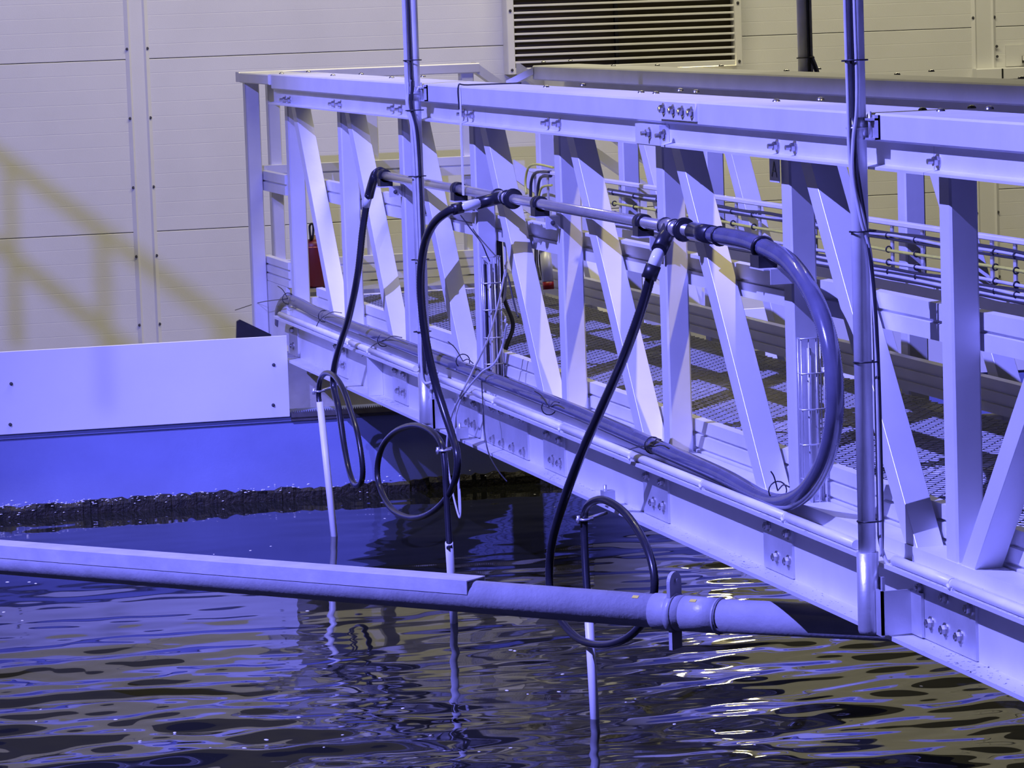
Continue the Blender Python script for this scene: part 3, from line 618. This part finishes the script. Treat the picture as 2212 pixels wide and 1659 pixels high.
# ties with loose tails on the big hose
for (px, py), tails in (((1680, 1060), [(1665, 1018), (1705, 1052)]), ((1410, 962), [(1428, 950), (1325, 990)]), ((1186, 880), [(1155, 845), (1208, 870)]), ((829, 735), [(868, 729), (782, 770)]), ((700, 683), [(738, 676), (680, 713)]), ((622, 645), [(600, 618), (508, 670)]), ((1000, 780), [(968, 738), (1022, 785)])):
    c = ax(px, py, 3.455); g_ = MB().ring(c, (0, 1, 0), 0.0285, 0.0022, 16, 6)
    a_ = ax(px, py, 3.43)
    for q in tails: 
        e = ax(*q, 3.41); mid_ = a_.lerp(e, .5)+Vector((0, 0, 0.012)); g_.tube(spline([a_, mid_, e], 5), 0.0022, 6)
    g_.build('cable_tie', BLACK, bh)
# ================================================================ CONDUITS
def conduit(p, q, label, clips):
    a, b = ax(*p, 3.416), ax(*q, 3.416); a.z = b.z = 2.6745
    t = thing('conduit', label, 'conduit', ((a.x+b.x)/2, (a.y+b.y)/2, 2.66), 'white conduits on the beam flange')
    n = max(1, len(clips)+1); ys_ = [a.y]+[ax(*c, 3.416).y for c in clips]+[b.y]
    for y0, y1 in zip(ys_, ys_[1:]): MB().cyl((3.416, y0-0.006, 2.6745), (3.416, y1+0.006, 2.6745), 0.0140, 12).build('pipe', PVCW, t)
    for y in ys_[1:-1]:
        c = MB().cyl((3.416, y-0.008, 2.6745), (3.416, y+0.008, 2.6745), 0.0120, 12); c.box((3.402, y-0.02, 2.6593), (3.43, y-0.006, 2.6655)); c.cyl((3.400, y-0.012, 2.664), (3.400, y+0.004, 2.672), 0.005, 6); c.build('coupler', PVCW, t)
conduit((604, 668), (899, 795), 'white conduit on the beam flange, left end', [(757, 732), (800, 750)])
conduit((950, 815), (1012, 838), 'short white conduit piece beside the left pole socket', [])
conduit((1026, 841), (1852, 1178), 'white conduit on the beam flange between the two poles', [(1072, 861), (1216, 915), (1368, 977), (1522, 1040), (1700, 1112)])
conduit((1932, 1205), (2300, 1358), 'white conduit on the beam flange right of the near pole', [(2060, 1253)])
# ================================================================ WIRE TRAYS
def vtray(y, x0, z0, z1, rungs, label, cabs):
    t = thing('wire_tray', label, 'cable tray', (x0+0.035, y, z0), 'upright wire cable trays on truss posts')
    for k in range(4):
        x = x0+0.0235*k; MB().cyl((x, y, z0), (x, y, z1), 0.0022, 6).build('wire', WIRE, t)
    for k in (0, 3):
        x = x0+0.0235*k; MB().cyl((x, y+0.03, z0), (x, y+0.03, z1), 0.0022, 6).build('wire', WIRE, t)
    for z in rungs:
        r_ = MB().cyl((x0-0.004, y-0.002, z), (x0+0.0745, y-0.002, z), 0.0024, 6); r_.cyl((x0, y, z), (x0, y+0.032, z), 0.0022, 6).cyl((x0+0.07, y, z), (x0+0.07, y+0.032, z), 0.0022, 6).build('rung', WIRE, t)
    for dx, r, mm in cabs: MB().cyl((x0+dx, y+0.016, z0+0.01), (x0+dx, y+0.016, z1-0.03), r, 8).build('cable', mm, t)
    return t
r1_ = [ay(1040, q, 13.9).z for q in (555, 612, 670, 730, 787)]
vtray(13.885, 3.498, 2.62, r1_[0], r1_, 'upright wire cable tray on the truss beside the middle hose', [(0.012, 0.008, CABLEB), (0.034, 0.009, CABLEG), (0.055, 0.007, CABLEB)])
r2_ = [ay(1735, q, 10.05).z for q in (732, 808, 886, 962, 1036, 1095)]
vtray(10.05, 3.499, 2.665, r2_[0], r2_, 'upright wire cable tray behind the thick blue hose', [(0.03, 0.007, CABLEG)])
# junction of cables below the first tray: dark bundle behind
lc = thing('cable_bundle', 'tangled grey and black cables behind the upright wire tray', 'cable', (3.6, 13.75, 2.70))
for lst, r, mm in (([(1078, 470, 3.60), (1082, 560, 3.61), (1088, 640, 3.62), (1108, 700, 3.64), (1095, 745, 3.63), (1080, 800, 3.61)], 0.009, CABLEB),
                   ([(1086, 480, 3.60), (1092, 560, 3.61), (1090, 640, 3.60), (1076, 660, 3.59), (1092, 690, 3.59), (1082, 720, 3.59)], 0.006, CABLEG),
                   ([(1072, 470, 3.60), (1073, 600, 3.60), (1076, 740, 3.60), (1080, 840, 3.60)], 0.012, CABLEB),
                   ([(1096, 590, 3.60), (1112, 660, 3.60), (1120, 685, 3.60)], 0.004, CABLEB)):
    MB().tube(spline(P3(lst), 8), r, 8).build('cable', mm, lc)
gc = thing('loose_cable', 'thin grey sensor cable hanging in a long loop over the beam edge', 'cable', (3.3, 13.6, 1.98))
MB().tube(spline(P3([(1095, 565, 3.47), (1078, 650, 3.45), (1055, 730, 3.43), (1022, 800, 3.40), (997, 850, 3.37), (975, 900, 3.36), (966, 950, 3.35), (967, 1000, 3.35), (977, 1060, 3.345), (990, 1112, 3.34), (995, 1112, 3.34), (993, 1060, 3.345), (984, 1000, 3.35), (981, 940, 3.35), (985, 895, 3.36), (1003, 850, 3.38), (1040, 805, 3.41), (1068, 785, 3.44), (1086, 745, 3.47), (1095, 700, 3.47)]), 8), 0.0042, 8).build('cable', CABLEG, gc)
MB().tube(spline(P3([(990, 1020, 3.345), (992, 1075, 3.342), (994, 1108, 3.34)]), 4), 0.0055, 8).build('cable_end', CABLEG, gc)
bc = thing('thin_cable', 'thin dark wire dropping past the beam to the water', 'cable', (3.35, 13.3, 2.1))
MB().tube(spline(P3([(1040, 820, 3.44), (1043, 870, 3.39), (1046, 930, 3.38), (1056, 980, 3.38), (1075, 1015, 3.38), (1095, 1040, 3.38)]), 8), 0.0028, 6).build('wire', CABLEB, bc)
wc = thing('thin_cable', 'thin wire from the middle hose fitting to the top of the upright wire tray', 'cable', (3.45, 13.6, 3.2))
MB().tube(spline(P3([(995, 465, 3.44), (1015, 492, 3.45), (1040, 525, 3.47), (1052, 552, 3.49), (1058, 565, 3.50)]), 8), 0.0025, 6).build('wire', CABLEB, wc)
# thin flat strap and black wire over the rail
st = thing('hanging_strap', 'thin pale strap hanging from the top rail beside the left pole', 'strap', (3.39, 13.75, 3.4))
a = ax(992, 180, XO-0.004); 
MB().box((XO-0.006, a.y-0.012, 3.46), (XO-0.002, a.y+0.008, 3.885)).build('strap_band', PVCW, st)
MB().tube(spline([(XO-0.008, a.y, 3.80), (XO-0.008, a.y-0.002, 3.892), (XO+0.03, a.y-0.01, 3.8945), (XO+0.236, a.y-0.05, 3.8945)], 6), 0.003, 6).build('wire', CABLEB, st)
# ================================================================ FAR CABLE TRAY
ft = thing('cable_ladder', 'long horizontal cable ladder with tied cables on the far truss', 'cable tray', (4.62, 12.0, 3.19))
fy0, fy1 = 6.0, ax(1305, 395, 4.6).y
MB().bbox((4.585, fy0, 3.366), (4.615, 17.2, 3.384), 0.003, 1).build('top_bar', SLAT, ft)
for px in (1158, 1185, 1340, 1380, 1590, 1640, 1925, 1990, 2140, 2190, 2290):
    y = ax(px, 480, 4.60).y; MB().box((4.600, y-0.012, 3.17), (4.606, y+0.012, 3.366)).build('hanger', WIRE, ft)
def run(z, r, mm, wob, y1=fy1, dx=0.0):
    pts = [(4.588+dx+random.uniform(-.003, .003), y, z+random.uniform(-wob, wob)) for y in np.arange(fy0, y1, 0.28)]
    MB().tube(spline(pts, 4), r, 7).build('cable', mm, ft)
for z, r, mm, wob in ((3.340, 0.0065, CABLEB, .004), (3.328, 0.006, CABLEG, .004), (3.318, 0.0055, CABLEB, .003), (3.278, 0.006, CABLEY, .003), (3.232, 0.0065, CABLEG, .003), (3.212, 0.006, CABLEB, .004), (3.202, 0.0065, CABLEG, .004), (3.194, 0.006, CABLEB, .004), (3.184, 0.007, CABLEG, .003), (3.176, 0.006, CABLEB, .002)):
    run(z, r, mm, wob)
for px in (1330, 1375, 1425, 1585, 1630, 1920, 1980, 2150, 2195):
    for z in (3.329, 3.279, 3.232, 3.198):
        y = ax(px, 500, 4.59).y; MB().ring((4.588, y, z), (0, 1, 0), 0.0105, 0.003, 10, 5).build('cable_tie', BLACK, ft)
for lst, r, mm in (([(1190, 372, 4.59), (1160, 372, 4.59), (1148, 390, 4.59), (1146, 430, 4.59)], 0.008, CABLEB), ([(1190, 380, 4.59), (1170, 382, 4.59), (1163, 400, 4.59), (1162, 430, 4.59)], 0.008, CABLEB), ([(1195, 362, 4.585), (1160, 355, 4.585), (1142, 362, 4.585), (1135, 390, 4.585), (1137, 420, 4.585)], 0.006, CABLEY), ([(1192, 400, 4.585), (1172, 404, 4.585), (1165, 420, 4.585), (1163, 440, 4.585)], 0.006, CABLEY)):
    MB().tube(spline(P3(lst), 6), r, 8).build('cable', mm, ft)
# probe with a red cap, extinguisher-like canister
pr = thing('probe', 'grey cylinder probe with a red end cap hanging beyond the knee rail', 'sensor', (4.45, 16.5, 2.9))
pt, pb = ax(1178, 545, 4.45), ax(1184, 609, 4.45); MB().cyl(pt, pb, 0.027, 14).build('body', POLEM, pr)
MB().cyl(pb, ax(1185, 625, 4.45), 0.0275, 14).build('end_cap', RED, pr)
MB().cyl(ax(1177, 540, 4.45), pt, 0.031, 14).build('collar', SLAT, pr)
for px in (1156, 1160, 1165): MB().tube(spline(P3([(px, 530, 4.45), (px+1, 570, 4.45), (px+8, 605, 4.45)]), 5), 0.004, 6).build('cable', CABLEB, pr)
ex = thing('fire_canister', 'dark red canister with black hook handle behind the left truss posts', 'canister', (3.93, 18.3, 2.765))
eb = ay(680, 560, 18.25); 
vs = [(0, 0.0), (0.062, 0.004), (0.070, 0.015), (0.070, 0.215), (0.066, 0.232), (0.05, 0.245), (0.022, 0.252), (0.022, 0.27), (0, 0.27)]
cm = MB(); n = 20; ev = []; ef = []
for k, (r, z) in enumerate(vs):
    for i in range(n): t = 2*math.pi*i/n; ev.append((eb.x+r*math.cos(t), eb.y+r*math.sin(t), 2.766+z))
for k in range(len(vs)-1):
    for i in range(n): ef.append((k*n+i, k*n+(i+1) % n, (k+1)*n+(i+1) % n, (k+1)*n+i))
cm.add(ev, ef, True).build('body', DKRED, ex)
h0 = ay(672, 508, eb.y-0.05)
MB().tube(spline([(h0.x, h0.y+0.03, 3.00), (h0.x-0.004, h0.y, 3.03), (h0.x-0.006, h0.y, 3.085), (h0.x+0.006, h0.y, 3.10), (h0.x+0.014, h0.y, 3.085), (h0.x+0.008, h0.y, 3.03), (h0.x+0.004, h0.y+0.03, 3.01)], 6), 0.006, 8).build('hook_handle', BLACK, ex)
MB().ring((eb.x, eb.y, 2.978), (0, 0, 1), 0.0685, 0.003, 20, 6).build('band', mat('orange_band', (0.7, 0.2, 0.08), 0.4), ex)
rf = thing('rubber_flap', 'dark rubber plate under the platform corner above the white shield', 'plate', (3.33, 18.3, 2.58))
c0, c1_, c2_, c3_ = ay(509, 760, 18.1), ay(511, 694, 18.1), ay(518, 690, 18.1), ay(585, 722, 18.1)
MB().extrude([(c0.x, 2.46), (c1_.x, c1_.z), (c2_.x, c2_.z), (c3_.x, c3_.z), (c3_.x, 2.46)], 1, 18.09, 18.11).build('plate', BLACK, rf)
# ================================================================ FLOATING PIPE
FZ = 2.3
A, B = az(0, 1208, FZ), az(1560, 1331, FZ); dirp = (B-A).normalized(); dirp.z = 0
fp = thing('skimmer_pipe', 'large grey plastic pipe spanning low over the water in the foreground', 'pipe', az(800, 1280, FZ))
lat = Vector((0, 0, 1)).cross(dirp); far_ = B+dirp*3.0+Vector((0.25, 0.35, 0))
pts = [A-dirp*3.0, B, B+dirp*0.10+lat*0.004, far_]
MB().tube([A-dirp*3.0, B], 0.0535, 28).build('pipe', PVCG, fp)
MB().tube([B-dirp*0.02, B+(far_-B)], 0.053, 28).build('pipe', PVCG, fp)
def onpipe(px): return min((A.lerp(B, t/400.0*1.05) for t in range(401)), key=lambda p: abs(((p-CAM).dot(RGT)/(p-CAM).dot(FWD))*FPX+1106-px))
c0 = onpipe(1418); c1 = onpipe(1480); MB().tube([c0, c1], 0.057, 28).build('coupling', PVCG, fp)
MB().tube([onpipe(1475), onpipe(1560)], 0.056, 28).build('coupling', PVCG, fp)
MB().ring(onpipe(1556), dirp, 0.055, 0.004, 28, 6).build('weld_bead', PVCG, fp)
# strap ring with plate lugs
cR = onpipe(1458); rg = MB(); rg.tube([cR-dirp*0.012, cR+dirp*0.012], 0.061, 28)
rgo = rg.build('strap_ring', PVCG, fp)
lug = MB(); n = 10
prof = [(-0.035, 0.05), (0.035, 0.05), (0.035, 0.095)]+[(0.035*math.cos(a), 0.095+0.035*math.sin(a)) for a in np.linspace(0.2, math.pi-0.2, n)]+[(-0.035, 0.095)]
vs = [cR+lat*u+Vector((0, 0, v))+dirp*s for s in (-0.006, 0.006) for u, v in prof]; k = len(prof)
lug.add(vs, [tuple(range(k-1, -1, -1)), tuple(range(k, 2*k))]+[(i, (i+1) % k, k+(i+1) % k, k+i) for i in range(k)])
lug.cyl(cR+Vector((0, 0, 0.1))-dirp*0.014, cR+Vector((0, 0, 0.1))+dirp*0.014, 0.009, 8).build('upper_lug', PVCG, rgo); lug = MB()
prof = [(-0.03, -0.05), (-0.03, -0.115), (0.03, -0.115), (0.03, -0.05)]; k = 4
vs = [cR+lat*u+Vector((0, 0, v))+dirp*s for s in (-0.006, 0.006) for u, v in prof]
lug.add(vs, [tuple(range(k-1, -1, -1)), tuple(range(k, 2*k))]+[(i, (i+1) % k, k+(i+1) % k, k+i) for i in range(k)])
lug.build('lower_lug', PVCG, rgo)
# rectangular hollow section riding on the left part
e = onpipe(1030); s_ = A-dirp*3.0; hz = Vector((0, 0, 0.048)); wd_ = lat*0.108; t_ = 0.004
ctr = lambda p: p+Vector((0, 0, 0.036))
hb_ = MB()
hb_.beam(ctr(s_)+Vector((0, 0, 0.0225)), ctr(e)+Vector((0, 0, 0.0225)), wd_, Vector((0, 0, t_)))
for sg in (-1, 1): hb_.beam(ctr(s_)+lat*(sg*0.052), ctr(e)+lat*(sg*0.052), lat*t_, Vector((0, 0, 0.041)))
hb_.build('box_section', mat('weathered_box_metal', (0.55, 0.55, 0.58), 0.5, 0.2, 0.15, 12, 0.08, 60), fp)
for px in (1385, 1508):
    c = onpipe(px); q = (c-CAM).normalized(); nrm = (Vector((0, 0, 1))*0.75-q*0.65); nrm = (nrm-dirp*nrm.dot(dirp)).normalized(); R_ = 0.054 if px < 1400 else 0.0565
    up_ = dirp.cross(nrm).normalized(); f_ = c+nrm*R_
    MB().beam(f_-dirp*0.011, f_+dirp*0.011, up_*0.012, nrm*0.002).build('sticker', STICK, fp)
# ================================================================ FOAM FLECKS ON THE WATER
fm = MB(); n = 8
vs = [(0, 0, 0.35)]+[(math.cos(2*math.pi*i/n), 0.9*math.sin(2*math.pi*i/n), 0.12) for i in range(n)]+[(1.1*math.cos(2*math.pi*i/n), math.sin(2*math.pi*i/n), -0.2) for i in range(n)]
fs = [(0, 1+i, 1+(i+1) % n) for i in range(n)]+[(1+i, 1+n+i, 1+n+(i+1) % n, 1+(i+1) % n) for i in range(n)]
fme = fm.add(vs, fs, True).mesh('foam_fleck'); fme.materials.append(FOAM)
fl_px = [(1103, 1407), (1112, 1408), (1095, 1493), (1140, 1500), (1207, 1495), (1352, 1518), (1370, 1511), (1457, 1568), (1544, 1577), (1103, 1614), (1035, 1622), (585, 1180), (541, 1189), (462, 1197), (664, 1320), (63, 1258), (77, 1261), (16, 1258), (48, 1340), (8, 1322), (167, 1482), (78, 1556), (88, 1535), (377, 1574), (250, 1556), (302, 1597), (575, 1593), (528, 1622), (645, 1550), (270, 1574), (1155, 1068), (1198, 1095), (831, 1120), (1735, 1442), (1925, 1465), (1810, 1530), (1862, 1562), (1838, 1552), (1990, 1485), (2095, 1497), (1540, 1575), (1215, 1455), (930, 1590), (700, 1620), (455, 1625), (740, 1585), (1630, 1610), (2100, 1600), (820, 1465), (870, 1530)]
for k, q in enumerate(fl_px):
    p = az(*q, WZ); p.z += float(ripple(np.array([p.x]), np.array([p.y]))[0])
    o = link(bpy.data.objects.new('foam_fleck', fme), None, p); s_ = random.uniform(0.0035, 0.0068); o.scale = (s_*1.3, s_, s_); o.rotation_euler.z = random.uniform(0, 3)
    tag(o, 'tiny white foam fleck floating on the dark water', 'foam', 'foam flecks on the water')
# ================================================================ OUTSIDE THE FRAME AT LEFT: added objects that shape the light in view
nr = thing('shadow_ladder', 'added rail frame on a column left of the frame, casting a railing shadow on the wall', 'cable tray', (-4.2, 8.0, 0.0))  # added, unseen; sized to throw a railing shadow on the left wall
for z in (7.18, 6.93): MB().bbox((-2.217, 4.4, z-0.016), (-2.183, 8.05, z+0.016), 0.004, 1).build('rail', ALU, nr)
for y in (4.55, 5.35, 6.05, 6.75): MB().bbox((-2.213, y-0.014, 6.70), (-2.187, y+0.014, 7.17), 0.003, 2).build('post', ALU, nr)
for z in (7.18, 6.93): MB().bbox((-4.2, 7.98, z-0.03), (-2.21, 8.04, z+0.03), 0.005, 0).build('arm', ALU, nr)
MB().bbox((-4.27, 7.94, 0.0), (-4.13, 8.08, 7.6), 0.006, 2).build('column', STEEL, nr)
cg = thing('shade_girder', 'added girder high up left of the frame, keeping blue light off the far handrail', 'beam', (-1.5, 7.0, 8.95))  # added, unseen; blocks the blue bridge spot above the far truss
MB().extrude([(-1.60, 8.95), (-1.40, 8.95), (-1.40, 8.98), (-1.485, 8.98), (-1.485, 9.45), (-1.40, 9.45), (-1.40, 9.48), (-1.60, 9.48), (-1.60, 9.45), (-1.515, 9.45), (-1.515, 8.98), (-1.60, 8.98)], 1, -1.5, YW+0.06).build('girder', STEEL, cg)
MB().bbox((-1.6, YW-0.2, 0.9), (-1.4, YW+0.06, 8.95), 0.006, 2).build('column', STEEL, cg)
MB().bbox((-1.6, -1.5, 0.0), (-1.4, -1.3, 8.95), 0.006, 2).build('column', STEEL, cg)
